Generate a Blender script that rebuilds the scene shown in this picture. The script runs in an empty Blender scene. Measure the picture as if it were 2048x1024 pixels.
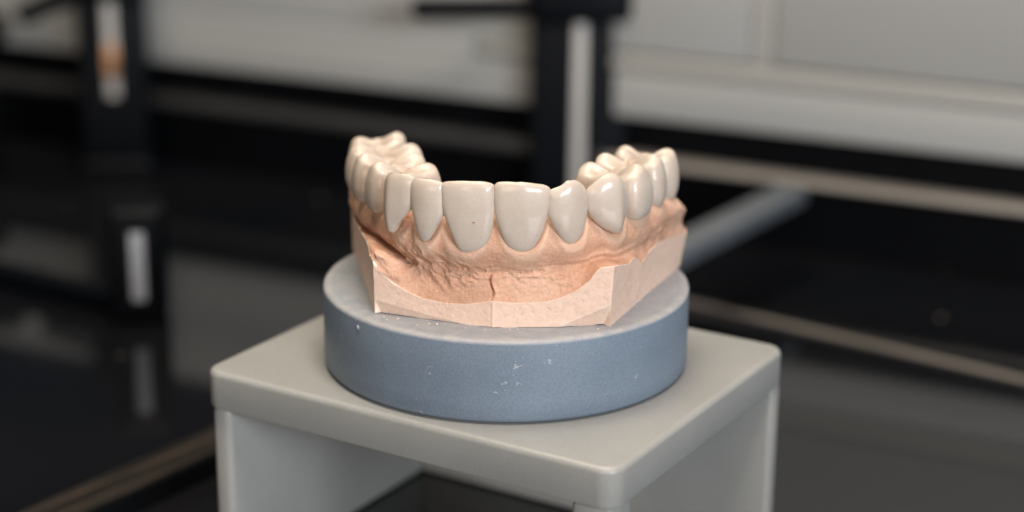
import bpy, bmesh, math, random
import numpy as np
from mathutils import Vector, Matrix, noise
rnd = random.Random(7)
R_ = math.radians
MM = 0.001
C = bpy.context.scene.collection
scn = bpy.context.scene

# ------------------------------------------------------------------ camera
pitch, roll = 0.3034, 0.0094
fwd = Vector((0, math.cos(pitch), -math.sin(pitch)))
rt = Vector((1, 0, 0)); up = rt.cross(fwd)
r2 = rt*math.cos(roll) + up*math.sin(roll); u2 = -rt*math.sin(roll) + up*math.cos(roll)
cd = bpy.data.cameras.new('camera'); cam = bpy.data.objects.new('camera', cd); C.objects.link(cam)
m = Matrix((r2, u2, -fwd)).transposed().to_4x4(); m.translation = Vector((0.99, -314.6, 117.73))*MM
cam.matrix_world = m
cd.sensor_width = 36; cd.lens = 3652.5/2048*36
cd.clip_start = 0.01; cd.clip_end = 20
cd.dof.use_dof = True; cd.dof.focus_distance = 0.3035; cd.dof.aperture_fstop = cd.lens/8.2
cd.dof.aperture_blades = 0
scn.camera = cam

# ------------------------------------------------------------------ world, lamps, exposure
w = bpy.data.worlds.new('World'); scn.world = w; w.use_nodes = True
bg = w.node_tree.nodes['Background']; bg.inputs[0].default_value = (.50, .68, 1.0, 1); bg.inputs[1].default_value = 0.02
def lamp(name, loc, target, sx, sy, power, col):
    d = bpy.data.lights.new(name, 'AREA'); d.shape = 'RECTANGLE'; d.size = sx; d.size_y = sy; d.energy = power; d.color = col
    o = bpy.data.objects.new(name, d); C.objects.link(o); o.location = loc
    o.rotation_euler = (Vector(target)-Vector(loc)).to_track_quat('-Z', 'Y').to_euler()
    return o
key = lamp('bench_lamp', (0.10, -0.25, 0.68), (0, 0, 0.03), .20, .12, 0.48, (1, .84, .74)); key.data.spread = R_(70)
lamp('front_fill_lamp', (0.50, -0.95, 0.30), (0, 0, 0), .42, .30, 9.2, (.94, 1, 1.05))  # unseen fill added from the front right to light the upright faces
lamp('left_fill_lamp', (-0.35, -1.0, 0.30), (0, 0, 0), .4, .3, 2.8, (1, .85, .70))  # unseen warm fill added to lift the dark left faces
lamp('ceiling_lamp', (-0.12, 0.12, 0.85), (-0.02, 0.06, 0), .6, .4, 6.8, (1, .91, .74))
scn.view_settings.view_transform = 'Standard'; scn.view_settings.look = 'None'
scn.view_settings.exposure = 0.0; scn.view_settings.gamma = 1; scn.view_settings.use_curve_mapping = False

# ------------------------------------------------------------------ helpers
def new_mat(name):
    mt = bpy.data.materials.new(name); mt.use_nodes = True
    nt = mt.node_tree; return mt, nt, nt.nodes['Principled BSDF']
def N(nt, t, **k):
    n = nt.nodes.new(t)
    for a, b in k.items():
        if a.startswith('i_'):
            n.inputs[a[2:].replace('_', ' ')].default_value = b
        else: setattr(n, a, b)
    return n
def ramp(nt, src, stops):
    r = nt.nodes.new('ShaderNodeValToRGB'); e = r.color_ramp.elements
    while len(e) < len(stops): e.new(.5)
    for el, (p, c) in zip(e, stops):
        el.position = p; el.color = (*c, 1) if len(c) == 3 else c
    nt.links.new(src, r.inputs[0]); return r
def noise_tex(nt, scale, detail=4, rough=.6, dist=0, coord='Object'):
    tc = nt.nodes.new('ShaderNodeTexCoord'); n = nt.nodes.new('ShaderNodeTexNoise')
    n.inputs['Scale'].default_value = scale; n.inputs['Detail'].default_value = detail
    n.inputs['Roughness'].default_value = rough; n.inputs['Distortion'].default_value = dist
    nt.links.new(tc.outputs[coord], n.inputs['Vector']); return n
def bump(nt, bsdf, src, strength, dist):
    b = nt.nodes.new('ShaderNodeBump'); b.inputs['Strength'].default_value = strength; b.inputs['Distance'].default_value = dist
    nt.links.new(src, b.inputs['Height'])
    if bsdf.inputs['Normal'].links:
        nt.links.new(bsdf.inputs['Normal'].links[0].from_socket, b.inputs['Normal'])
    nt.links.new(b.outputs[0], bsdf.inputs['Normal'])
def simple(name, col, rough=.5, metal=0, var=.12, scale=60, spec=.5):
    mt, nt, b = new_mat(name)
    n = noise_tex(nt, scale)
    r = ramp(nt, n.outputs[0], [(.3, tuple(c*(1-var) for c in col)), (.7, tuple(c*(1+var) for c in col))])
    nt.links.new(r.outputs[0], b.inputs['Base Color'])
    b.inputs['Roughness'].default_value = rough; b.inputs['Metallic'].default_value = metal
    b.inputs['Specular IOR Level'].default_value = spec
    return mt

# crown porcelain
def porcelain():
    mt, nt, b = new_mat('porcelain')
    n = noise_tex(nt, 260, 3, .6, .5)
    r = ramp(nt, n.outputs[0], [(.25, (.545, .46, .388)), (.75, (.595, .51, .438))])
    n2 = noise_tex(nt, 2600, 2, .7)
    r2_ = ramp(nt, n2.outputs[0], [(.3, (.955, .955, .955)), (.7, (1.025, 1.025, 1.025))])
    mx = N(nt, 'ShaderNodeMix', data_type='RGBA', blend_type='MULTIPLY'); mx.inputs[0].default_value = 1
    nt.links.new(r.outputs[0], mx.inputs[6]); nt.links.new(r2_.outputs[0], mx.inputs[7])
    nt.links.new(mx.outputs[2], b.inputs['Base Color'])
    b.inputs['Roughness'].default_value = .45
    b.inputs['Subsurface Weight'].default_value = .35; b.inputs['Subsurface Radius'].default_value = (1, .75, .5)
    b.inputs['Subsurface Scale'].default_value = .0009
    b.inputs['Coat Weight'].default_value = .35; b.inputs['Coat Roughness'].default_value = .035
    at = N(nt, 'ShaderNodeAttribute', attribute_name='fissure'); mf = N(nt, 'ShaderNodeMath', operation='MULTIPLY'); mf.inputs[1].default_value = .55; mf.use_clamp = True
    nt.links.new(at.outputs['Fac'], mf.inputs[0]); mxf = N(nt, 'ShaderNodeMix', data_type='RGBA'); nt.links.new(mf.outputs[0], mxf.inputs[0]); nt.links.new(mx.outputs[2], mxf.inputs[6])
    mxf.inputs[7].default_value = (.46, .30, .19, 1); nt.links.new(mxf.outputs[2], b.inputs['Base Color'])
    nb = noise_tex(nt, 350, 3, .5); bump(nt, b, nb.outputs[0], .22, .0002)
    nc = noise_tex(nt, 3000, 2, .6); bump(nt, b, nc.outputs[0], .25, .00003)
    return mt
# pink dental stone
def stone():
    mt, nt, b = new_mat('pink_dental_stone')
    n = noise_tex(nt, 110, 5, .65, .4)
    r = ramp(nt, n.outputs[0], [(.25, (.49, .26, .165)), (.5, (.60, .355, .245)), (.75, (.68, .44, .325))])
    n2 = noise_tex(nt, 1800, 4, .7)
    r2_ = ramp(nt, n2.outputs[0], [(.3, (.87, .84, .82)), (.6, (1.04, 1.04, 1.04))])
    mx = N(nt, 'ShaderNodeMix', data_type='RGBA', blend_type='MULTIPLY'); mx.inputs[0].default_value = 1
    nt.links.new(r.outputs[0], mx.inputs[6]); nt.links.new(r2_.outputs[0], mx.inputs[7])
    at = N(nt, 'ShaderNodeAttribute', attribute_name='trimmed')      # freshly ground faces are paler than the cast surface
    mx2 = N(nt, 'ShaderNodeMix', data_type='RGBA', blend_type='MIX')
    nt.links.new(at.outputs['Fac'], mx2.inputs[0]); nt.links.new(mx.outputs[2], mx2.inputs[6])
    n3 = noise_tex(nt, 700, 5, .75, 1.0)
    r3 = ramp(nt, n3.outputs[0], [(.30, (.60, .37, .28)), (.40, (.77, .55, .435)), (.75, (.83, .63, .52))])
    nt.links.new(r3.outputs[0], mx2.inputs[7]); ae = N(nt, 'ShaderNodeAttribute', attribute_name='edge'); am = N(nt, 'ShaderNodeAttribute', attribute_name='margin')
    ne = noise_tex(nt, 650, 3, .7); me_ = N(nt, 'ShaderNodeMath', operation='MULTIPLY'); me_.use_clamp = True
    re_ = ramp(nt, ne.outputs[0], [(.35, (.2, .2, .2)), (.6, (1, 1, 1))]); nt.links.new(ae.outputs['Fac'], me_.inputs[0]); nt.links.new(re_.outputs[0], me_.inputs[1])
    mg = N(nt, 'ShaderNodeMath', operation='MULTIPLY'); mg.inputs[1].default_value = .42; mg.use_clamp = True; nt.links.new(am.outputs['Fac'], mg.inputs[0])
    mx3 = N(nt, 'ShaderNodeMix', data_type='RGBA'); nt.links.new(mg.outputs[0], mx3.inputs[0]); nt.links.new(mx2.outputs[2], mx3.inputs[6]); mx3.inputs[7].default_value = (.84, .60, .45, 1)
    mx4 = N(nt, 'ShaderNodeMix', data_type='RGBA'); nt.links.new(me_.outputs[0], mx4.inputs[0]); nt.links.new(mx3.outputs[2], mx4.inputs[6]); mx4.inputs[7].default_value = (.95, .78, .66, 1)
    nt.links.new(mx4.outputs[2], b.inputs['Base Color'])
    b.inputs['Roughness'].default_value = .62; b.inputs['Specular IOR Level'].default_value = .35
    b.inputs['Subsurface Weight'].default_value = .15; b.inputs['Subsurface Radius'].default_value = (1, .5, .3)
    b.inputs['Subsurface Scale'].default_value = .0006
    nb = noise_tex(nt, 900, 6, .72); bump(nt, b, nb.outputs[0], .6, .00022)
    tc = nt.nodes.new('ShaderNodeTexCoord'); v = N(nt, 'ShaderNodeTexVoronoi', feature='F1'); v.inputs['Scale'].default_value = 620; nt.links.new(tc.outputs['Object'], v.inputs['Vector'])
    pr_ = ramp(nt, v.outputs['Distance'], [(.10, (0, 0, 0)), (.22, (1, 1, 1))]); bump(nt, b, pr_.outputs[0], .35, .00012)
    return mt
PORC = porcelain(); STONE = stone()

def grid_mesh(name, V, closed_u=False, mat=None, parent=None, smooth=True, cap=True):
    """V: (nu, nv, 3) in mm"""
    nu, nv, _ = V.shape
    verts = (V.reshape(-1, 3)*MM).tolist(); faces = []
    for i in range(nu if closed_u else nu-1):
        a = i*nv; b = ((i+1) % nu)*nv
        for j in range(nv-1):
            faces.append((a+j, b+j, b+j+1, a+j+1))
    me = bpy.data.meshes.new(name); me.from_pydata(verts, [], faces); me.update()
    bm = bmesh.new(); bm.from_mesh(me)
    bmesh.ops.remove_doubles(bm, verts=bm.verts, dist=1e-7)
    if cap: bmesh.ops.holes_fill(bm, edges=[e for e in bm.edges if e.is_boundary], sides=0)
    bmesh.ops.recalc_face_normals(bm, faces=bm.faces)
    for f in bm.faces: f.smooth = smooth
    bm.to_mesh(me); bm.free()
    o = bpy.data.objects.new(name, me); C.objects.link(o)
    if mat: me.materials.append(mat)
    if parent: o.parent = parent
    return o
def smoothstep(a, b, x):
    t = np.clip((x-a)/(b-a), 0, 1); return t*t*(3-2*t)
def catmull(P, t):
    """P (n,k) at parameter t in 0..n-1 (array)"""
    P = np.asarray(P, float); n = len(P); t = np.clip(np.asarray(t, float), 0, n-1-1e-9)
    i = t.astype(int); f = (t-i)[:, None]
    g = lambda k: P[np.clip(k, 0, n-1)]
    p0, p1, p2, p3 = g(i-1), g(i), g(i+1), g(i+2)
    return .5*((2*p1)+(-p0+p2)*f+(2*p0-5*p1+4*p2-p3)*f**2+(-p0+3*p1-3*p2+p3)*f**3)
def lin(P, t):
    P = np.asarray(P, float); n = len(P); t = np.clip(np.asarray(t, float), 0, n-1-1e-9); i = t.astype(int); f = t-i
    if P.ndim == 2: f = f[:, None]
    return P[i]*(1-f)+P[i+1]*f
def empty(name, loc, label, cat, rotz=0, group=None):
    o = bpy.data.objects.new(name, None); C.objects.link(o); o.location = Vector(loc)*MM; o.rotation_euler = (0, 0, rotz)
    o.empty_display_size = .01
    o['label'] = label; o['category'] = cat
    if group: o['group'] = group
    return o
def boxm(bm, x0, x1, y0, y1, z0, z1, bev=0, seg=3, edges=None):
    r = bmesh.ops.create_cube(bm, size=1)
    for v in r['verts']:
        v.co = Vector((x0+(v.co.x+.5)*(x1-x0), y0+(v.co.y+.5)*(y1-y0), z0+(v.co.z+.5)*(z1-z0)))*MM
    if bev:
        es = set(e for v in r['verts'] for e in v.link_edges)
        if edges: es = [e for e in es if edges(e)]
        bmesh.ops.bevel(bm, geom=list(es), offset=bev*MM, segments=seg, profile=.5, affect='EDGES')
def finish(name, bm, mat, parent=None, smooth=False, angle=35):
    me = bpy.data.meshes.new(name); bmesh.ops.recalc_face_normals(bm, faces=bm.faces); bm.to_mesh(me); bm.free()
    me.materials.append(mat); o = bpy.data.objects.new(name, me); C.objects.link(o)
    if parent: o.parent = parent
    if smooth:
        for p in me.polygons: p.use_smooth = True
        me.set_sharp_from_angle(angle=R_(angle))
    return o
def box(name, x0, x1, y0, y1, z0, z1, mat, parent=None, bev=0, seg=3):
    bm = bmesh.new(); boxm(bm, x0, x1, y0, y1, z0, z1, bev, seg)
    return finish(name, bm, mat, parent, bool(bev))
def cyl(name, p0, p1, r, mat, parent=None, seg=48, bev=0):
    bm = bmesh.new(); p0 = Vector(p0); p1 = Vector(p1); L = (p1-p0).length
    q = (p1-p0).to_track_quat('Z', 'Y').to_matrix().to_4x4(); q.translation = (p0+p1)/2*MM
    bmesh.ops.create_cone(bm, cap_ends=True, segments=seg, radius1=r*MM, radius2=r*MM, depth=L*MM, matrix=q)
    if bev:
        es = [e for e in bm.edges if any(len(f.verts) > 4 for f in e.link_faces)]
        bmesh.ops.bevel(bm, geom=es, offset=bev*MM, segments=3, affect='EDGES')
    return finish(name, bm, mat, parent, True)

TZ = -43.0      # table top
ZD = 14.85      # top of the round plate
YAW = -0.5428
Uv = np.array([math.cos(YAW), math.sin(YAW)]); Vv = np.array([-math.sin(YAW), math.cos(YAW)])

# ------------------------------------------------------------------ table
def table_mat():
    mt, nt, b = new_mat('glossy_black_table')
    n = noise_tex(nt, 9, 4, .6)
    r = ramp(nt, n.outputs[0], [(.3, (.004, .005, .007)), (.7, (.008, .008, .009))])
    tc = nt.nodes.new('ShaderNodeTexCoord')
    v = N(nt, 'ShaderNodeTexVoronoi', feature='F1'); v.inputs['Scale'].default_value = 85; nt.links.new(tc.outputs['Object'], v.inputs['Vector'])
    lt = N(nt, 'ShaderNodeMath', operation='LESS_THAN'); lt.inputs[1].default_value = .055; nt.links.new(v.outputs['Distance'], lt.inputs[0])
    sp = N(nt, 'ShaderNodeSeparateColor'); nt.links.new(v.outputs['Color'], sp.inputs[0])
    gt = N(nt, 'ShaderNodeMath', operation='GREATER_THAN'); gt.inputs[1].default_value = .72; nt.links.new(sp.outputs[0], gt.inputs[0])
    ml = N(nt, 'ShaderNodeMath', operation='MULTIPLY'); nt.links.new(lt.outputs[0], ml.inputs[0]); nt.links.new(gt.outputs[0], ml.inputs[1])
    mx = N(nt, 'ShaderNodeMix', data_type='RGBA'); nt.links.new(ml.outputs[0], mx.inputs[0]); nt.links.new(r.outputs[0], mx.inputs[6]); mx.inputs[7].default_value = (.30, .28, .25, 1)
    nt.links.new(mx.outputs[2], b.inputs['Base Color'])
    n2 = noise_tex(nt, 25, 3, .6)
    mr = N(nt, 'ShaderNodeMapRange'); mr.inputs['To Min'].default_value = .03; mr.inputs['To Max'].default_value = .09
    nt.links.new(n2.outputs[0], mr.inputs['Value']); nt.links.new(mr.outputs[0], b.inputs['Roughness'])
    b.inputs['Specular IOR Level'].default_value = .72
    return mt
tb = box('table_surface', -900, 900, -500, 900, TZ-30, TZ, table_mat()); tb['kind'] = 'structure'

# ------------------------------------------------------------------ back cabinet: plane through the line where it meets the table
P1 = np.array([-136., 310.9]); P2 = np.array([113.3, 188.8])
cu = (P2-P1)/np.linalg.norm(P2-P1)
cab = empty('wall_cabinet', (*((P1+P2)/2), TZ), 'long grey cabinet front behind the bench with black recess and thin pale ledge', 'cabinet', math.atan2(cu[1], cu[0]))
GREY = simple('grey_cabinet_lacquer', (.385, .387, .38), .5, 0, .05, 3)
GREY2 = simple('warm_grey_rail', (.42, .412, .39), .45, 0, .05, 5)
BLK = simple('black_recess', (.0025, .003, .004), .6, 0, .3, 30, .1)
LEDGE = simple('anodised_ledge', (.33, .305, .28), .38, .2, .1, 20)
h0 = 20.5
box('recess_panel', -700, 700, 9, 20, .5, 34.2, BLK, cab)
box('ledge', 45, 700, -1.5, 9,  h0+.8, h0+2.4, LEDGE, cab, .6)
box('ledge', -700, 44.5, -1.2, 9, h0, h0+3.4, simple('dark_ledge', (.035, .035, .036), .4), cab, .6)
box('bottom_rail', -700, 700, 2, 14, 35.2, 49, GREY, cab, .8)
box('lower_front', -700, -1, 2.0, 14, 49.05, 55.1, GREY, cab, .02)
box('trim_strip', 0, 700, 1.6, 14, 49.5, 54.5, GREY2, cab, .8)
xs = [-640, 12, 93, 700]
for a, b_ in zip(xs[:-1], xs[1:]):
    box('drawer_front', a+3.6, b_-3.6, 1.7, 14, 55.2, 80 if a < 0 else 112, GREY, cab, 1)
for a in xs[1:-1]:
    box('divider', a-3.2, a+3.2, 2.2, 14, 55.2, 80 if a < 50 else 112, GREY2, cab, .2)

# bracket running from the ledge towards the stand
br = empty('support_bar', (81, 189, -21), 'grey flat metal bar running forward from the pale ledge behind the teeth', 'bar', R_(56.8-90))
BARM = simple('grey_painted_metal', (.13, .145, .165), .42, .3, .1, 40)
box('bar', -4.6, 4.6, -92, 0, -2, 3, BARM, br, .8)
cyl('screw', (0, -12, 2.8), (0, -12, 4.0), 2.2, BARM, br, 24, .3)

# thin pale strip set into the table front of the recess, right
es = empty('joint_strip', (48.0, 159.5, TZ), 'thin pale strip across the dark table to the right of the stand', 'strip', math.atan2(-55.5, 75.5))
box('strip', 0, 190, -2.8, 0, .05, .8, simple('dull_aluminium', (.16, .14, .125), .45, 0, .15, 40), es, .15)
# metal strip on the table, lower left
A = np.array([-95.3, 11.8]); B = np.array([-65.2, 54.6]); d_ = (B-A)/np.linalg.norm(B-A)
st = empty('edge_strip', (*(A-d_*60), TZ), 'brushed brown metal strip lying on the dark table left of the stand', 'metal strip', math.atan2(d_[1], d_[0]))
def brushed():
    mt, nt, b = new_mat('brushed_brown_metal')
    tc = nt.nodes.new('ShaderNodeTexCoord'); mp = N(nt, 'ShaderNodeMapping'); mp.inputs['Scale'].default_value = (30, 900, 900)
    n = nt.nodes.new('ShaderNodeTexNoise'); n.inputs['Scale'].default_value = 1; n.inputs['Detail'].default_value = 5
    nt.links.new(tc.outputs['Object'], mp.inputs[0]); nt.links.new(mp.outputs[0], n.inputs['Vector'])
    r = ramp(nt, n.outputs[0], [(.3, (.02, .018, .016)), (.55, (.045, .037, .031)), (.75, (.18, .14, .11))])
    nt.links.new(r.outputs[0], b.inputs['Base Color']); b.inputs['Roughness'].default_value = .38; b.inputs['Metallic'].default_value = .6
    return mt
box('top_band', 0, 240, -10, 0, 4.5, 5, brushed(), st, .15)
box('rail', 0, 240, -10.8, -.2, .1, 4.4, BLK, st)
# ------------------------------------------------------------------ laboratory stands in the distance
BPL = simple('black_satin_plastic', (.002, .003, .005), .5, 0, .2, 30, .12)
CHR = simple('polished_steel', (.80, .77, .73), .22, 1, .03, 40)
GLINT_WARM = simple('warm_glint', (.62, .36, .22), .32, .9, .06, 40)  # painted warm reflection on the far post's highlight
def lab_stand(loc, label, rotz, hw, zb, arm0, arm1, strip0, warm):
    t = empty('tool_stand', loc, label, 'tool stand', rotz, 'black tool stands behind the teeth')
    box('base', -hw-1, hw+1, -7, 16, .3, 6, BPL, t, 2)
    box('post', -hw, hw, -5, 14, 6, zb, BPL, t, 1.5)
    box('head_block', -hw-1, hw+1, -9, 15, zb, zb+18, BPL, t, 3)
    cyl('arm', arm0, arm1, 3.4, BPL, t, 32, 1)
    box('glint_strip', -1.9, 1.9, -5.6, -5.05, strip0, zb-.5, GLINT, t, .2)
    if warm: box('warm_glint_band', -2.1, 2.1, -5.9, -5.65, 34, 45, GLINT_WARM, t, .1)
    return t
GLINT = simple('pale_glint_strip', (.50, .48, .46), .4, 0, .04, 40)  # pale colour standing in for the upright highlights on the posts
lab_stand((21, 236, TZ), 'black post with horizontal arm and painted pale upright highlight directly behind the teeth', 0, 14.8, 64, (-13, 0, 67.3), (-51, 0, 66.6), 8, False)
lab_stand((-133.6, 290, TZ), 'black post with pale painted highlight, warm in one band, standing far back at the upper left', .12, 11, 60, (-10, 0, 62), (-30, 0, 54), 27.5, True)
# low black block added on the table in place of a reflection, left
hd = empty('reflection_block', (-97, 142, TZ), 'low black block with pale strip and long foot, added in place of a table reflection at left', 'reflection stand-in', R_(8))
box('block', -7.5, 7.5, -6, 6, .3, 31, BPL, hd, 2.5)
box('strip', -1.6, 2.0, -6.5, -6.1, 6.5, 25, simple('pale_reflection_strip', (.40, .43, .48), .4, 0, .04, 40), hd, .2)
ft = cyl('foot', (-3, 2, 3.4), (-44, 36, 3.4), 3.1, BPL, hd, 32, 1)
kb = empty('clamp', (-182, 285, TZ), 'dark blurred clamp with round knob at the far left edge', 'clamp', .1)
box('body', -14, 9, -8, 8, .3, 26, BPL, kb, 3)
box('jaw', -20, 14, -7, 9, 44, 55, BPL, kb, 4)
box('column', -6, 0, -4, 4, 26, 44, BPL, kb, 1)
cyl('knob', (1, -8, 21), (1, -14, 21), 2.4, BARM, kb, 32, .6)

# ------------------------------------------------------------------ plastic stand
def plastic(name, c0, c1):
    mt, nt, b = new_mat(name)
    n = noise_tex(nt, 45, 3, .5)
    r = ramp(nt, n.outputs[0], [(.3, c0), (.7, c1)])
    n2 = noise_tex(nt, 2200, 3, .7)
    r2_ = ramp(nt, n2.outputs[0], [(.3, (.93, .93, .93)), (.7, (1.04, 1.04, 1.04))])
    mx = N(nt, 'ShaderNodeMix', data_type='RGBA', blend_type='MULTIPLY'); mx.inputs[0].default_value = 1
    nt.links.new(r.outputs[0], mx.inputs[6]); nt.links.new(r2_.outputs[0], mx.inputs[7])
    nt.links.new(mx.outputs[2], b.inputs['Base Color'])
    b.inputs['Roughness'].default_value = .36
    b.inputs['Subsurface Weight'].default_value = .3; b.inputs['Subsurface Radius'].default_value = (1, .9, .7); b.inputs['Subsurface Scale'].default_value = .002
    nb = noise_tex(nt, 500, 3, .6); bump(nt, b, nb.outputs[0], .3, .00008)
    return mt
PLA = plastic('grey_acrylic', (.30, .302, .292), (.34, .338, .325))
sd = empty('display_stand', (-.96, -.68, TZ), 'square grey plastic stand with rounded corners carrying the round blue plate', 'stand', YAW)
HS = -TZ
def slab():
    a, b = 42.1, 34.0; rc = 3.6; bz = 1.1; th = 7.2
    out = []
    for (cx, cy, a0) in ((a-rc, -b+rc, -90), (a-rc, b-rc, 0), (-a+rc, b-rc, 90), (-a+rc, -b+rc, 180)):
        for k in range(13):
            an = R_(a0+90*k/12); out.append((cx, cy, math.cos(an), math.sin(an)))
    prof = [(rc-bz*.6, -th), (rc-bz*.18, -th+bz*.18), (rc, -th+bz*.6)] + [(rc-bz+bz*math.cos(R_(t)), -bz+bz*math.sin(R_(t))) for t in range(0, 91, 10)]
    V = np.array([[(cx+c*r, cy+s*r, HS+z) for (r, z) in prof] for (cx, cy, c, s) in out])
    return grid_mesh('top_plate', V, True, PLA, sd)
o = slab(); o.data.set_sharp_from_angle(angle=R_(40))
zt = HS-7.2
box('side_panel', -41.1, -37.0, -32.9, 29.4, .2, zt, PLA, sd, 1.2)
box('back_panel', -41.5, 41.5, 29.5, 33.4, .2, zt, PLA, sd, .9)
box('corner_post', 33.6, 41.0, -33.2, -25.6, .2, zt, PLA, sd, 1.2, 4)

# ------------------------------------------------------------------ round plate
def plate_mat():
    mt, nt, b = new_mat('blue_grey_plaster_plate')
    n = noise_tex(nt, 60, 5, .6)
    r = ramp(nt, n.outputs[0], [(.3, (.155, .198, .255)), (.7, (.182, .230, .290))])
    n2 = noise_tex(nt, 2400, 3, .7)
    r2_ = ramp(nt, n2.outputs[0], [(.3, (.86, .86, .86)), (.7, (1.12, 1.12, 1.12))])
    mx = N(nt, 'ShaderNodeMix', data_type='RGBA', blend_type='MULTIPLY'); mx.inputs[0].default_value = 1
    nt.links.new(r.outputs[0], mx.inputs[6]); nt.links.new(r2_.outputs[0], mx.inputs[7])
    # curved hairline scratches and specks
    tc = nt.nodes.new('ShaderNodeTexCoord')
    v = N(nt, 'ShaderNodeTexVoronoi', feature='DISTANCE_TO_EDGE'); v.inputs['Scale'].default_value = 230
    nd = noise_tex(nt, 320, 3, .6)
    ad = N(nt, 'ShaderNodeVectorMath', operation='MULTIPLY_ADD'); ad.inputs[1].default_value = (.006, .006, .006)
    nt.links.new(nd.outputs['Color'], ad.inputs[0]); nt.links.new(tc.outputs['Object'], ad.inputs[2]); nt.links.new(ad.outputs[0], v.inputs['Vector'])
    l1 = N(nt, 'ShaderNodeMath', operation='LESS_THAN'); l1.inputs[1].default_value = .012; nt.links.new(v.outputs['Distance'], l1.inputs[0])
    nm = noise_tex(nt, 290, 3, .7)
    g1 = N(nt, 'ShaderNodeMath', operation='GREATER_THAN'); g1.inputs[1].default_value = .635; nt.links.new(nm.outputs[0], g1.inputs[0])
    m1 = N(nt, 'ShaderNodeMath', operation='MULTIPLY'); nt.links.new(l1.outputs[0], m1.inputs[0]); nt.links.new(g1.outputs[0], m1.inputs[1])
    v2 = N(nt, 'ShaderNodeTexVoronoi', feature='F1'); v2.inputs['Scale'].default_value = 420; nt.links.new(tc.outputs['Object'], v2.inputs['Vector'])
    l2 = N(nt, 'ShaderNodeMath', operation='LESS_THAN'); l2.inputs[1].default_value = .075; nt.links.new(v2.outputs['Distance'], l2.inputs[0])
    sp = N(nt, 'ShaderNodeSeparateColor'); nt.links.new(v2.outputs['Color'], sp.inputs[0])
    g2 = N(nt, 'ShaderNodeMath', operation='GREATER_THAN'); g2.inputs[1].default_value = .93; nt.links.new(sp.outputs[1], g2.inputs[0])
    m2 = N(nt, 'ShaderNodeMath', operation='MULTIPLY'); nt.links.new(l2.outputs[0], m2.inputs[0]); nt.links.new(g2.outputs[0], m2.inputs[1])
    m3 = N(nt, 'ShaderNodeMath', operation='MAXIMUM'); nt.links.new(m1.outputs[0], m3.inputs[0]); nt.links.new(m2.outputs[0], m3.inputs[1])
    m4 = N(nt, 'ShaderNodeMath', operation='MULTIPLY'); m4.inputs[1].default_value = .55; nt.links.new(m3.outputs[0], m4.inputs[0])
    mx2 = N(nt, 'ShaderNodeMix', data_type='RGBA'); nt.links.new(m4.outputs[0], mx2.inputs[0])
    nt.links.new(mx.outputs[2], mx2.inputs[6]); mx2.inputs[7].default_value = (.62, .62, .62, 1)
    # rubbed, dusty chamfer; top face painted lighter and greyer to stand in for light
    at = N(nt, 'ShaderNodeAttribute', attribute_name='wear_toplight')
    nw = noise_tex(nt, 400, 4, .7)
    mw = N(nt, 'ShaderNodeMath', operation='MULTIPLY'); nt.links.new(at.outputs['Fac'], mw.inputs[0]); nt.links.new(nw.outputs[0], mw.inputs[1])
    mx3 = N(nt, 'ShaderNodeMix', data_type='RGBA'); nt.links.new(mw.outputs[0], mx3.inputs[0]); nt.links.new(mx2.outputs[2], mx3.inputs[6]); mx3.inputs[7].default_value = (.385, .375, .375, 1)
    nt.links.new(mx3.outputs[2], b.inputs['Base Color'])
    b.inputs['Roughness'].default_value = .5; b.inputs['Specular IOR Level'].default_value = .45
    nb = noise_tex(nt, 1500, 4, .7); bump(nt, b, nb.outputs[0], .35, .00006)
    return mt
RP = 33.05
prof = [(0, .12), (RP-1.2, .12), (RP-.35, .5), (RP, 1.1), (RP, 4), (RP, 8), (RP, ZD-.75), (RP-.12, ZD-.32), (RP-.42, ZD-.08), (RP-.9, ZD), (RP-1.8, ZD), (RP-4, ZD), (20, ZD), (10, ZD), (0, ZD)]
nth = 256
V = np.array([[(r*math.cos(2*math.pi*k/nth), r*math.sin(2*math.pi*k/nth), z) for r, z in prof] for k in range(nth)])
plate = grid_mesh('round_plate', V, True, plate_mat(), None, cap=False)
plate.data.set_sharp_from_angle(angle=R_(50))
att = plate.data.attributes.new('wear_toplight', 'FLOAT', 'POINT')
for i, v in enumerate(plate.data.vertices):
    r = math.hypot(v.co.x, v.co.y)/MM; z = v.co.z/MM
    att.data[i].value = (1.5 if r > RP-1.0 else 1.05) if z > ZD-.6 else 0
# small pit below the rim
plate['label'] = 'round blue grey plate with fine white scratches lying on the square stand'; plate['category'] = 'plate'
pb = bmesh.new(); an = R_(-139.5)
bmesh.ops.create_uvsphere(pb, u_segments=16, v_segments=10, radius=.38*MM)
for v in pb.verts: v.co = Vector((v.co.x, v.co.y, v.co.z*1.3))
bmesh.ops.translate(pb, verts=pb.verts, vec=Vector((RP*math.cos(an)*.997, RP*math.sin(an)*.997, ZD-1.9))*MM)
finish('plug', pb, simple('plug_grey', (.26, .28, .33), .6), plate, True)

# ------------------------------------------------------------------ dental model
dm = empty('dental_model', (0, 0, ZD), 'pink stone dental cast with pale porcelain upper teeth pointing up on the blue plate', 'dental model')
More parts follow.
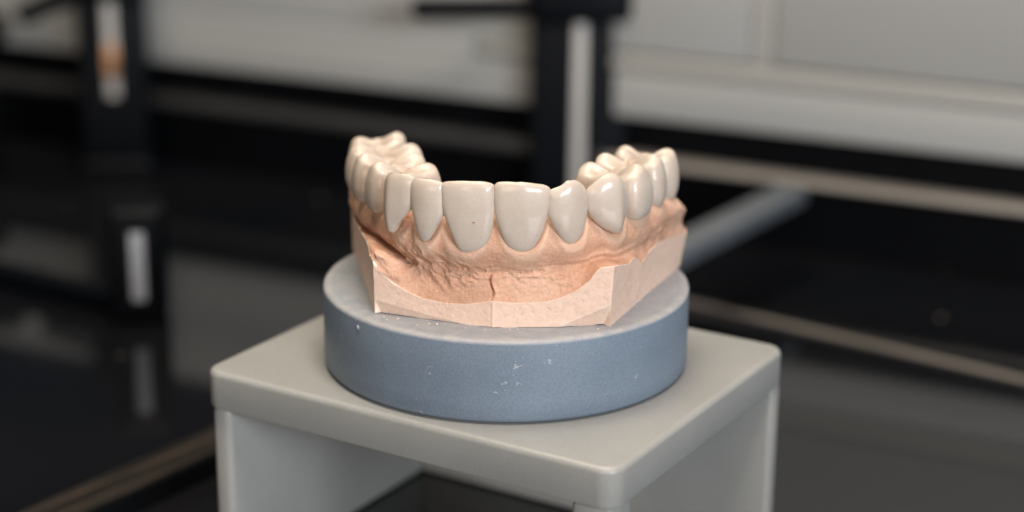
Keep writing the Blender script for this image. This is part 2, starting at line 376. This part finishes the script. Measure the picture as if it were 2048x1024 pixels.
# rows: bottom outline, upper outline of trimmed wall, gum face line, land height, floor offset
rows = [
 # Qx   Qy     Tx    Ty     Gx    Gy     zl    hollow crest
 (-29.3, 17.5, -29.5, 17.8, -28.9, 18.0, 24.0, .6, 29),
 (-27.9, 10.0, -28.5, 10.0, -28.6, 11.0, 24.4, .7, 31),
 (-26.7, 3.0, -27.4, 3.0, -27.6, 3.5, 24.8, 1.2, 31.5),
 (-25.1, -5.0, -25.9, -5.0, -25.1, -4.9, 25.2, 1.8, 32.3),
 (-23.7, -12.0, -24.3, -12.1, -21.9, -11.8, 25.6, 2.3, 33),
 (-22.3, -19.9, -22.5, -19.9, -18.2, -17.7, 24.2, 1.7, 33),
 (-18.0, -21.25, -18.0, -21.25, -16.0, -20.2, 20.6, 1.4, 33.3),
 (-13.0, -22.8, -13.0, -22.8, -13.2, -21.8, 18.6, 1.2, 33.3),
 (-7.2, -24.65, -7.2, -24.65, -6.8, -24.05, 18.25, .7, 33.3),
 (-2.2, -26.2, -2.2, -26.2, -2.0, -24.6, 19.5, .5, 33.3),
 (4.3, -26.0, 4.3, -26.0, 2.8, -24.6, 19.15, .4, 33.3),
 (8.6, -25.87, 8.6, -25.87, 7.0, -24.1, 19.6, .4, 33.3),
 (12.5, -25.75, 12.6, -25.75, 11.2, -22.9, 22.0, .1, 33.3),
 (17.4, -25.6, 18.0, -25.6, 16.1, -20.1, 25.6, -.2, 33.3),
 (19.8, -20.0, 20.4, -20.1, 19.6, -17.2, 23.9, -.1, 33),
 (23.2, -12.0, 23.9, -12.1, 22.9, -12.2, 22.4, .2, 32.5),
 (26.1, -5.2, 26.9, -5.3, 26.7, -5.4, 23.5, .1, 32),
 (29.2, 1.8, 30.1, 1.6, 30.1, 2.2, 22.9, .1, 30.4),
 (32.2, 8.8, 33.3, 8.6, 32.6, 9.0, 21.5, .3, 27.4),
 (32.3, 11.2, 33.2, 11.0, 31.6, 11.6, 21.3, .2, 24.6)]
rows = np.array(rows)
nr = len(rows)
NS = 640
tt = np.linspace(0, nr-1, NS)
Q = lin(rows[:, 0:2], tt); T = lin(rows[:, 2:4], tt); G = catmull(rows[:, 4:6], tt)
zl = lin(rows[:, 6], tt); hol = catmull(rows[:, 7:8], tt)[:, 0]; cst = lin(rows[:, 8], tt)
FLq, Mq, FRq, BRq = rows[5, :2], rows[9, :2], rows[13, :2], rows[18, :2]
def frac(p, a, b): return float(np.dot(p-a, b-a)/np.dot(b-a, b-a))
for i in range(NS):
    if 5 <= tt[i] < 9:
        zl[i] = np.interp(frac(Q[i], FLq, Mq), [0, .03, .073, .15, .248, .34, .449, .623, .808, .93, 1], [23.9, 22.9, 22.1, 20.9, 19.84, 19.0, 18.43, 18.13, 18.52, 19.2, 19.55])
    elif 9 <= tt[i] < 13:
        zl[i] = np.interp(frac(Q[i], Mq, FRq), [0, .12, .328, .469, .55, .63, .70, .769, .835, .88, 1], [19.55, 19.19, 19.15, 19.4, 19.85, 20.5, 21.2, 22.2, 23.7, 25.2, 25.6])
    elif tt[i] >= 13:
        zl[i] = np.interp(frac(Q[i], FRq, BRq), [0, .12, .19, .23, .29, .36, .40, .48, .6, .78, 1], [25.6, 24.6, 23.9, 24.5, 24.2, 22.2, 22.6, 23.4, 23.6, 22.9, 21.5])
val = np.interp(tt, [0, 1.5, 3, 4, 5, 5.6, 6.5, 8, 10, 12, 13, 14, 16, 18], [0, .4, .8, 1.2, 1.1, .7, .2, 0, -.2, -.7, -1.0, -1.2, -1.2, -.8])
lump = np.interp(tt, [3.2, 4.2, 4.9, 5.25, 5.7, 6.1], [0, .6, 1.9, 2.2, .9, 0])
k5 = np.ones(7)/7
zl = np.convolve(np.pad(zl, 3, 'edge'), k5, 'valid')
tan = np.gradient(G, axis=0); tan /= np.linalg.norm(tan, axis=1)[:, None]
inn = np.stack([-tan[:, 1], tan[:, 0]], 1)         # inward normal
arc = np.concatenate([[0], np.cumsum(np.linalg.norm(np.diff(G, axis=0), axis=1))])
# smooth ragged steps along the right wall top
for i in range(NS):
    t = tt[i]
    zl[i] += .18*noise.noise((t*2.3, 1.7, 0)) * (1 if (t > 13.2 or t < 5) else .35) + .08*noise.noise((t*14, 4.7, 0))

# teeth on the arch: centre (x,y), cervix z, half width, papilla
teeth_c = [(-28.4, 15.0, 29.8, 4.3), (-28.2, 5.3, 30.0, 4.8), (-25.0, -4.2, 30.6, 3.2), (-21.9, -11.5, 30.9, 3.2), (-18.6, -18.4, 28.7, 2.6), (-13.5, -22.0, 28.3, 2.2),
           (-6.8, -24.2, 27.3, 3.1), (2.9, -24.5, 27.5, 3.1), (10.9, -22.5, 28.5, 2.5), (17.9, -18.0, 28.9, 3.0), (23.6, -12.3, 30.2, 3.9), (26.4, -5.0, 30.2, 3.3), (29.8, 4.6, 29.0, 5.6)]
tp = [arc[np.argmin((G[:, 0]-x)**2+(G[:, 1]-y)**2)] for x, y, _, _ in teeth_c]

# profile across: parameter columns
NPc = 210
def profile(i):
    q = Q[i]; t_ = T[i]; g = G[i]; n = inn[i]; L = zl[i]
    f = lambda off: g+n*off
    zf = max(24.0, L+.2)-val[i]
    mid = .5*(t_+f(hol[i]))
    zt_ = cst[i]; zb = min(max(26.35, L+1.35), zt_-3.0); zf = min(zf, zb-1.6); zq = lambda k: zb+(zt_-zb)*k; dc = zt_-33.3
    pts = [(*(q), ZD), (*t_, L), (*(t_+ (mid-t_)*.12), L+.06+.25*lump[i]), (*(t_+(mid-t_)*(.45 if lump[i] > .3 else .8)), L+.35*(zf-L)+lump[i]), (*f(hol[i]), zf+.1), (*f(hol[i]*.85), zf+1.0),
           (*f(.1), zb), (*f(-.12), zq(.24)), (*f(.35), zq(.54)), (*f(1.3), zq(.86)), (*f(2.6), 33.3+dc), (*f(5), 33.0+dc), (*f(8), 31.0+dc*.5), (*f(10.5), 27), (*f(12), 23)]
    return np.array(pts)
G3 = np.zeros((NS, NPc, 3)); trimmed = np.zeros((NS, NPc))
n1 = 60
for i in range(NS):
    p = profile(i)
    z0 = p[0]; z1 = p[1]
    u = np.linspace(0, 1, n1)
    G3[i, :n1] = z0+(z1-z0)*u[:, None]; trimmed[i, :n1] = 1
    rest = p[1:]
    seg = np.linalg.norm(np.diff(rest, axis=0), axis=1)+.25; cl = np.concatenate([[0], np.cumsum(seg)])
    uu = np.linspace(0, cl[9], NPc-n1-30+1)[1:]; uu = np.concatenate([uu, np.linspace(cl[9], cl[-1], 30)[1:]]) ; uu = np.concatenate([uu, [cl[-1]]])[:NPc-n1]
    idx = np.interp(uu, cl, np.arange(len(rest)))
    G3[i, n1:] = catmull(rest, idx)
    trimmed[i, n1:n1+2] = .7
Z = G3[:, :, 2]
# eminences over each tooth, papillae between, rolled margins
arcc = arc[:, None]
em = np.full((NS, NPc), -9.)
crest_cut = np.zeros((NS, NPc)); roll_ = np.zeros((NS, NPc)); cover = np.zeros((NS, NPc))
for (x, y, zc, hw), a0 in zip(teeth_c, tp):
    da = (arcc-a0)
    em = np.maximum(em, np.exp(-(da/(hw*1.15))**2))
    # distance to the U shaped margin:  z = zc + k*|da|^2.4
    zu = zc+ (np.abs(da)/(hw*1.32))**2.6*4.2
    dd = (zu-Z)*.75
    roll_ = np.maximum(roll_, np.exp(-((dd-.55)/.75)**2)*(np.abs(da) < hw*1.6))
    cover = np.maximum(cover, smoothstep(.1, .9, (Z-zu)))
colmask = (np.arange(NPc) >= n1+6)[None, :] & (np.arange(NPc) < NPc-24)[None, :]
low = smoothstep(23.6, 26.5, Z)
off = ((em-.55)*.55+.30)*low*(1-.4*smoothstep(30, 33, Z)) + .16*roll_*low - .45*cover
off += -.25*(1-em)*smoothstep(30, 33, Z)
off = np.where(colmask, off, 0)*(1-smoothstep(17.6, 18.2, tt))[:, None]
# soft transition along columns
for _ in range(3):
    off[:, 1:-1] = .25*off[:, :-2]+.5*off[:, 1:-1]+.25*off[:, 2:]
    off[1:-1] = .25*off[:-2]+.5*off[1:-1]+.25*off[2:]
G3[:, :, 0] -= inn[:, 0:1]*off; G3[:, :, 1] -= inn[:, 1:2]*off
# posterior crests drop behind the last teeth
# folds of the vestibule
for i in range(NS):
    t = tt[i]
    for j in range(NPc):
        x, y, z = G3[i, j]
        if j < n1+1:
            if j == 0:                    # broken, slightly ragged bottom edge
                e = noise.noise((arc[i]*.22, 9.1, 0)); e2 = noise.noise((arc[i]*1.5, 2.1, 0))
                lift = max(0, e*.9+.10+e2*.16+.5*math.exp(-((t-6.4)/.9)**2)) if 4.9 < t < 13 else 0
                G3[i, j, 2] += min(lift, .6)
            d = .045*noise.fractal((x*.9, y*.9, z*.9), 1.0, 2.0, 4)
            # two ground facets near the lower corners
            zf = 0
            if 5 <= t <= 8.6: zf = 17.5-(t-5)*.85
            elif 11.2 <= t <= 13.0: zf = 15.1+(t-11.2)*2.05
            if zf > z: d -= .42*(zf-z)
            if 4 < t < 5: pass
            G3[i, j, 0] -= inn[i, 0]*d; G3[i, j, 1] -= inn[i, 1]*d
            continue
        if j >= NPc-24: continue
        mk = math.exp(-((z-23.4)/1.9)**2)
        side = 1.0 if t < 9 else .75
        if 3.5 < t < 15:
            a = arc[i]
            if t < 8.2: ac, al = a*.62+z*.78, a*.78-z*.62
            elif t < 9: ac, al = a*.2+z*.97, a*.97-z*.2
            else: ac, al = -a*.25+z*.96, a*.96+z*.25
            f1 = noise.ridged_multi_fractal((ac*.62, al*.30, 3.3), .85, 2.2, 5, 1.0, 2.0)
            f2 = noise.fractal((x*.6, y*.6, z*.9), .9, 2.1, 5)
            side = 1.25 if t < 8.4 else (.7 if t < 12 else .25)
            mk = math.exp(-((z-(23.3 if t > 7 else 24.3))/(1.7 if t > 8 else 2.5))**2)
            folds = (.40*(f1-1.0)*side + (.30 if t < 13 else .16)*f2)*mk
        else:
            folds = .30*noise.fractal((x*.5, y*.5, z*.5), 1, 2, 4)*math.exp(-((z-25)/3)**2)
        fine = .05*noise.fractal((x*2.1, y*2.1, z*2.1), .8, 2, 4)*(1 if z < 30 else .5)
        # horizontal crease under the bulge at the front
        cr = -.38*math.exp(-((z-(24.1+.5*noise.noise((arc[i]*.35, 0, 5))))/.28)**2)*smoothstep(6.2, 8, np.float64(t))*(1-smoothstep(10.3, 11.2, np.float64(t)))*(1 if noise.noise((arc[i]*.5, 3, 1)) > -.25 else .2)
        fr = .22*math.exp(-((t-9.02-.05*math.sin(z*1.6))/.05)**2)*smoothstep(19, 20, np.float64(z))*(1-smoothstep(22, 23.5, np.float64(z))) - .75*math.exp(-((t-8.93-.07*math.sin(z*1.6))/.035)**2)*smoothstep(19.4, 20.4, np.float64(z))*(1-smoothstep(22.5, 24, np.float64(z)))
        d = folds+fine+float(cr)+float(fr)
        G3[i, j, 0] -= inn[i, 0]*d; G3[i, j, 1] -= inn[i, 1]*d
# midline seam on the front wall
sm = np.exp(-((tt-9.0)/.03)**2)*.12
G3[:, :n1, 0] -= inn[:, 0:1]*sm[:, None]; G3[:, :n1, 1] -= inn[:, 1:2]*sm[:, None]
edge = np.zeros((NS, NPc)); jj = np.arange(NPc)
edge[:, n1-1:n1+2] = .8
for t0, ww in ((13.0, .035), (5.0, .03)):
    edge[:, :n1] = np.maximum(edge[:, :n1], .8*np.exp(-((tt-t0)/ww)**2)[:, None])
for i in range(NS):
    t = tt[i]; zf_ = 17.5-(t-5)*.85 if 5 <= t <= 8.6 else (15.1+(t-11.2)*2.05 if 11.2 <= t <= 13 else 0)
    if zf_: edge[i, :n1] = np.maximum(edge[i, :n1], (.75 if t > 9 else .35)*np.exp(-((G3[i, :n1, 2]-zf_)/.11)**2))
G3[:, :, 2] -= ZD
nu, nv, _ = G3.shape
# close the back of each end and the palate: the inner edge is joined to a sunken palate
inner = G3[:, -1].copy()
cen = np.array([2.5, 14.0])
ring = []
for k, fz in ((.35, -2.5), (.7, -4.0), (1.0, -4.5)):
    r_ = inner.copy(); tgt = np.stack([np.clip(inner[:, 0], -9, 14)*.4+1.2, np.full(NS, 15.0)], 1)
    r_[:, :2] = inner[:, :2]*(1-k)+tgt*k; r_[:, 2] = inner[:, 2]+fz; ring.append(r_)
bott = G3[:, 0].copy(); b2 = bott.copy(); b2[:, :2] = bott[:, :2]*.3+np.array([1, 12])*.7; b2[:, 2] = .05
b2e = bott.copy(); b2e[:, :2] = bott[:, :2]*.90+np.array([0, .6]); b2e[:, 2] = .05
full = np.concatenate([b2[:, None], b2e[:, None], G3]+[q[:, None] for q in ring], 1)
gum = grid_mesh('stone_base', full, False, None, dm, cap=False)
bm = bmesh.new(); bm.from_mesh(gum.data)
# close the two heel ends
be = [e for e in bm.edges if e.is_boundary]
bmesh.ops.holes_fill(bm, edges=be, sides=0); bmesh.ops.triangulate(bm, faces=[f for f in bm.faces if len(f.verts) > 4])
bmesh.ops.recalc_face_normals(bm, faces=bm.faces); bm.to_mesh(gum.data); bm.free()
gum.data.materials.append(STONE)
tr = np.concatenate([np.zeros((NS, 2)), trimmed, np.zeros((NS, 3))], 1).reshape(-1)
gum.data.set_sharp_from_angle(angle=R_(38))
at = gum.data.attributes.new('trimmed', 'FLOAT', 'POINT')
# vertices may have merged, so look the value up by position
from mathutils.kdtree import KDTree
kd = KDTree(len(tr)); flat = full.reshape(-1, 3)*MM
for i, p in enumerate(flat): kd.insert(p, i)
kd.balance()
vals = [float(tr[kd.find(v.co)[1]]) for v in gum.data.vertices]
at.data.foreach_set('value', vals)
for nm, arr in (('edge', edge), ('margin', roll_*colmask)):
    fl = np.concatenate([np.zeros((NS, 2)), arr, np.zeros((NS, 3))], 1).reshape(-1)
    a3 = gum.data.attributes.new(nm, 'FLOAT', 'POINT'); a3.data.foreach_set('value', [float(fl[kd.find(v.co)[1]]) for v in gum.data.vertices])

# ---- front teeth: outline in the tooth's own plane (along the arch, height), given real thickness
def front_tooth(x, y, ang, outline, R_h, bulge, back, lean=0.0, ridge=0.0, tex=0, ex=6):
    a = R_(ang); n = np.array([math.sin(a), -math.cos(a)]); mdir = np.array([math.cos(a), math.sin(a)])
    P = np.array(outline)
    # resample closed outline smoothly
    k = len(P); t = np.linspace(0, k, 140, endpoint=False); i = t.astype(int) % k; f = (t-t.astype(int))[:, None]
    g = lambda q: P[q % k]
    O = .5*((2*g(i))+(-g(i-1)+g(i+1))*f+(2*g(i-1)-5*g(i)+4*g(i+1)-g(i+2))*f**2+(-g(i-1)+3*g(i)-3*g(i+1)+g(i+2))*f**3)
    c = np.array([(P[:, 0].max()+P[:, 0].min())/2*.7, 34.5])
    zmax = P[:, 1].max(); zmin = P[:, 1].min()
    rh = np.concatenate([np.linspace(0, .8, 14), 1-(1-np.linspace(.8, 1, 15)[1:])**1.6*.2/.2**1.6])
    rh = np.unique(np.clip(rh, 0, 1))
    Vs = []
    for (sgn) in (1, -1):
        for r in (rh if sgn == 1 else rh[::-1][1:]):
            q = c+(O-c)*r
            m_, z = q[:, 0], q[:, 1]
            zz = (z-zmin)/(zmax-zmin)
            prof_ = (1-r**ex)**.5
            base = -(m_**2)/(2*R_h) - ((z-33.5)**2)/(2*34) + lean*(z-34)
            if sgn == 1:
                b = base+bulge*prof_ + ridge*np.exp(-(m_/1.3)**2)*(1-zz)**.5*prof_
                b += .025*prof_*(np.cos(m_*1.7+tex)*smoothstep(.3, .8, zz))
            else:
                th_ = .9+(back-.9)*(1-zz)**1.1
                b = base-th_*(1-r**1.8)**.85
            xy = np.array([x, y])+np.outer(m_, mdir)+np.outer(b, n)
            Vs.append(np.column_stack([xy, z-ZD]))
    V = np.array(Vs).transpose(1, 0, 2)
    return grid_mesh('tooth', V, True, PORC, dm)
CL = [(-4.39, 38.57), (-3.64, 39.29), (-1.55, 39.64), (0.44, 39.74), (2.77, 39.68), (4.26, 39.24), (4.52, 38.57), (4.62, 36.02), (4.66, 34.23), (4.31, 31.63), (3.73, 29.62), (2.82, 28.36), (1.81, 27.78), (0.47, 27.45), (-0.71, 27.65), (-1.47, 28.39), (-2.48, 30.51), (-3.32, 32.62), (-4.07, 34.99), (-4.31, 37.04)]
CR = [(-4.8, 38.58), (-4.61, 39.17), (-3.98, 39.59), (-2.42, 39.74), (-0.2, 39.72), (1.94, 39.42), (3.51, 39.09), (4.42, 38.49), (4.6, 37.72), (4.54, 36.35), (4.16, 34.39), (3.53, 31.81), (2.65, 29.75), (1.67, 28.37), (0.51, 27.69), (-0.82, 27.8), (-2.16, 28.42), (-3.08, 29.64), (-3.92, 31.64), (-4.6, 33.88), (-4.8, 36.28)]
LL = [(-3.01, 38.64), (-2.25, 39.34), (-0.45, 39.57), (1.52, 39.47), (2.93, 38.97), (3.29, 37.23), (3.38, 35.27), (3.18, 33.45), (2.15, 31.48), (1.01, 29.5), (0.24, 28.78), (-0.52, 28.76), (-1.18, 29.54), (-1.83, 31.54), (-2.48, 33.71), (-2.94, 35.64), (-3.12, 37.42)]
LC = [(-2.81, 38.32), (-1.59, 39.28), (1.23, 39.8), (3.11, 39.62), (4.21, 38.93), (4.53, 37.43), (4.32, 34.93), (3.08, 33.03), (1.38, 30.98), (0.16, 29.19), (-1.04, 29.35), (-2.21, 30.74), (-2.93, 32.6), (-3.18, 35.01), (-3.13, 37.12)]
RL = [(-3.8, 38.06), (-1.84, 38.93), (-0.63, 39.68), (0.99, 39.49), (2.64, 38.23), (3.36, 36.42), (3.32, 34.18), (2.8, 31.64), (2.07, 29.91), (0.85, 28.76), (-0.4, 28.76), (-1.66, 29.8), (-2.93, 31.69), (-3.86, 33.64), (-4.17, 35.22), (-4.1, 36.66)]
RC = [(-0.47, 40.11), (-2.21, 39.62), (-3.9, 38.25), (-4.7, 37.0), (-4.7, 34.49), (-4.0, 32.82), (-2.51, 31.02), (-0.34, 29.64), (1.22, 29.25), (2.03, 30.15), (3.03, 32.26), (3.42, 34.47), (3.21, 36.7), (2.19, 38.44), (1.08, 39.5)]
front_tooth(-6.7, -24.9, -8, CL, 12, .7, 3.8, ex=10)
front_tooth(2.8, -25.2, 4, CR, 12, .7, 3.8, tex=.6, ex=10)
front_tooth(-13.6, -22.9, -26, LL, 6.5, .85, 3.2)
front_tooth(-19.2, -19.1, -52, LC, 5.0, .9, 3.4, ridge=.5)
front_tooth(10.9, -23.4, 28, RL, 6.5, .85, 3.2)
front_tooth(18.1, -19.5, 42, RC, 5.2, 1.2, 4.5, ridge=.5)

# ---- back teeth: loft of cross sections with a modelled occlusal surface
def back_tooth(cx, cy, ang, wd, dp, zb, zt, cusps, lobes=(), tilt=0):
    """ang: outward (buccal) direction measured from +x; cusps: (angle, height, sigma)"""
    a = R_(ang); ob = np.array([math.cos(a), math.sin(a)]); md = np.array([-math.sin(a), math.cos(a)])
    nth, th = 120, None
    th = np.linspace(0, 2*math.pi, nth, endpoint=False)      # 0 = buccal
    def adiff(x): return (th-R_(x)+math.pi) % (2*math.pi)-math.pi
    c_, s_ = np.cos(th), np.sin(th)
    e = 3.1
    rad = (np.abs(c_)**e+np.abs(s_)**e)**(-1/e)
    for (la, amp, sg) in lobes: rad = rad*(1-amp*np.exp(-(adiff(la)/R_(sg))**2))
    rim = np.zeros(nth)
    for (ca, hh, sg) in cusps: rim = np.maximum(rim, hh*np.exp(-(np.abs(adiff(ca))/R_(sg))**1.7))
    rim = np.maximum(rim, .75*np.exp(-(np.abs(adiff(90))/R_(26))**2)); rim = np.maximum(rim, .75*np.exp(-(np.abs(adiff(-90))/R_(26))**2))
    rim = .2*np.roll(rim, 2)+.6*rim+.2*np.roll(rim, -2)
    prof_ = []
    # (fraction of height, width scale, depth scale)
    H = zt-zb
    for f, sw, sdp in ((0, .50, .80), (.04, .66, .88), (.10, .78, .935), (.20, .89, .975), (.34, .97, .995), (.50, 1.0, 1.0), (.66, .995, .985), (.78, .965, .96), (.88, .92, .92)):
        prof_.append(('s', f, sw, sdp))
    for g in (.86, .80, .73, .66, .57, .48, .38, .28, .18, .09, .0): prof_.append(('o', g))
    Vs = []
    for p in prof_:
        if p[0] == 's':
            _, f, sw, sdp = p
            sc_b = np.where(c_ > 0, sdp, sdp*.98)
            z = zb+H*f+ rim*max(0, (f-.45))**1.3*1.35
            X = c_*rad*dp/2*sc_b; Y = s_*rad*wd/2*sw
        else:
            g = p[1]
            X = c_*rad*dp/2*g; Y = s_*rad*wd/2*g
            if g < .62:
                q = (.62-g)/.62; z = zt+rim*(1-.85*q**1.9)-.55*(q**1.5)*(1+.5*np.cos(th*5+cx))
                z = z-.16*np.abs(np.sin(th*3+cy))*math.sin(math.pi*q)
            else:
                q = (g-.62)/.24; z = zt+rim*(1-.16*q*q)-.42*q*q
        Vs.append(np.column_stack([cx+X*ob[0]+Y*md[0], cy+X*ob[1]+Y*md[1], z-ZD+tilt*X]))
    V = np.array(Vs).transpose(1, 0, 2)
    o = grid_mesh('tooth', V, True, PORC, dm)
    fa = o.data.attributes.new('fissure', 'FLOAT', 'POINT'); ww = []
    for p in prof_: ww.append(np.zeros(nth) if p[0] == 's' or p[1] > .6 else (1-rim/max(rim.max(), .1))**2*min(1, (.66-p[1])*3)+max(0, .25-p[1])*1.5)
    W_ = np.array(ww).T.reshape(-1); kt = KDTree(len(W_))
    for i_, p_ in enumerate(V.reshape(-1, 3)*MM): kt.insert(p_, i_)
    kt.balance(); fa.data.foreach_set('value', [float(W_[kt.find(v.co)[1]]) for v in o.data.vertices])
    md_ = o.modifiers.new('smooth', 'SUBSURF'); md_.levels = 1; md_.render_levels = 2
    return o
PM = [(0, 2.7, 58), (180, 1.9, 58)]
PL_ = [(62, .10, 14), (-62, .10, 14), (118, .08, 14), (-118, .08, 14)]
M6 = [(30, 2.2, 36), (-32, 2.4, 36), (148, 1.9, 38), (-148, 2.5, 40)]
ML = [(0, .12, 12), (180, .12, 12), (75, .06, 10), (-75, .06, 10)]
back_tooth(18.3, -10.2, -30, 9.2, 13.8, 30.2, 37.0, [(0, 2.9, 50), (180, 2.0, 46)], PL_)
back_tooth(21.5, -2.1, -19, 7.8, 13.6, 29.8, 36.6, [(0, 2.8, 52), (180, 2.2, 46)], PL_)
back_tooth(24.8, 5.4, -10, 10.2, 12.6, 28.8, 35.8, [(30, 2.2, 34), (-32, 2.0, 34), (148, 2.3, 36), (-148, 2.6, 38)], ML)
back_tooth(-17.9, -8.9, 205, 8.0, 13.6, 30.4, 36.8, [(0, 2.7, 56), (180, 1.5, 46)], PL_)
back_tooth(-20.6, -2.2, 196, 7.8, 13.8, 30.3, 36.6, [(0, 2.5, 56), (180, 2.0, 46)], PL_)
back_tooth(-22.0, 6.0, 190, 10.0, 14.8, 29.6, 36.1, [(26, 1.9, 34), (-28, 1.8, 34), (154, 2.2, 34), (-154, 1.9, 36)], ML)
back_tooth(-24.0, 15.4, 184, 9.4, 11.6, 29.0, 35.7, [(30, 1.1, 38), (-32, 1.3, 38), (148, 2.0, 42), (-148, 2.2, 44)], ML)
# small red articulating-paper speck on the left central incisor
sb = bmesh.new(); bmesh.ops.create_uvsphere(sb, u_segments=10, v_segments=6, radius=.16*MM)
for v in sb.verts: v.co = Vector((v.co.x*1.3, v.co.y*.35, v.co.z*.7))
a_ = R_(-8); nn = np.array([math.sin(a_), -math.cos(a_)]); mm_ = np.array([math.cos(a_), math.sin(a_)])
pp = np.array([-6.7, -24.9])+mm_*1.45+nn*(.72)
bmesh.ops.translate(sb, verts=sb.verts, vec=Vector((pp[0], pp[1], 33.0-ZD))*MM)
finish('ink_speck', sb, simple('red_ink', (.45, .05, .04), .5), dm, True)
# plaster crumbs shed at the foot of the cast
cb = bmesh.new(); rr = random.Random(3)
for k in range(26):
    fr_ = rr.random()
    p = (Vector((-22.0, -20.5))*(1-fr_)+Vector((-2.2, -27.0))*fr_) if k % 2 else (Vector((-2.2, -27.0))*(1-fr_)+Vector((17.4, -26.4))*fr_)
    p += Vector((rr.gauss(0, .4), -abs(rr.gauss(0, 1.3))))
    if p.length > RP-.8: continue
    sz = rr.uniform(.06, .20)
    r = bmesh.ops.create_icosphere(cb, subdivisions=1, radius=sz*MM)
    for v in r['verts']:
        v.co = Vector((v.co.x*rr.uniform(.6, 1.3), v.co.y*rr.uniform(.6, 1.3), v.co.z*rr.uniform(.5, .9)))+Vector((p.x, p.y, ZD+sz*.4))*MM
cr_ = finish('plaster_crumbs', cb, simple('pale_plaster_crumb', (.78, .62, .52), .8), None, False); cr_['kind'] = 'stuff'
cr_['label'] = 'tiny pale plaster crumbs on the plate in front of the pink cast'; cr_['category'] = 'crumbs'
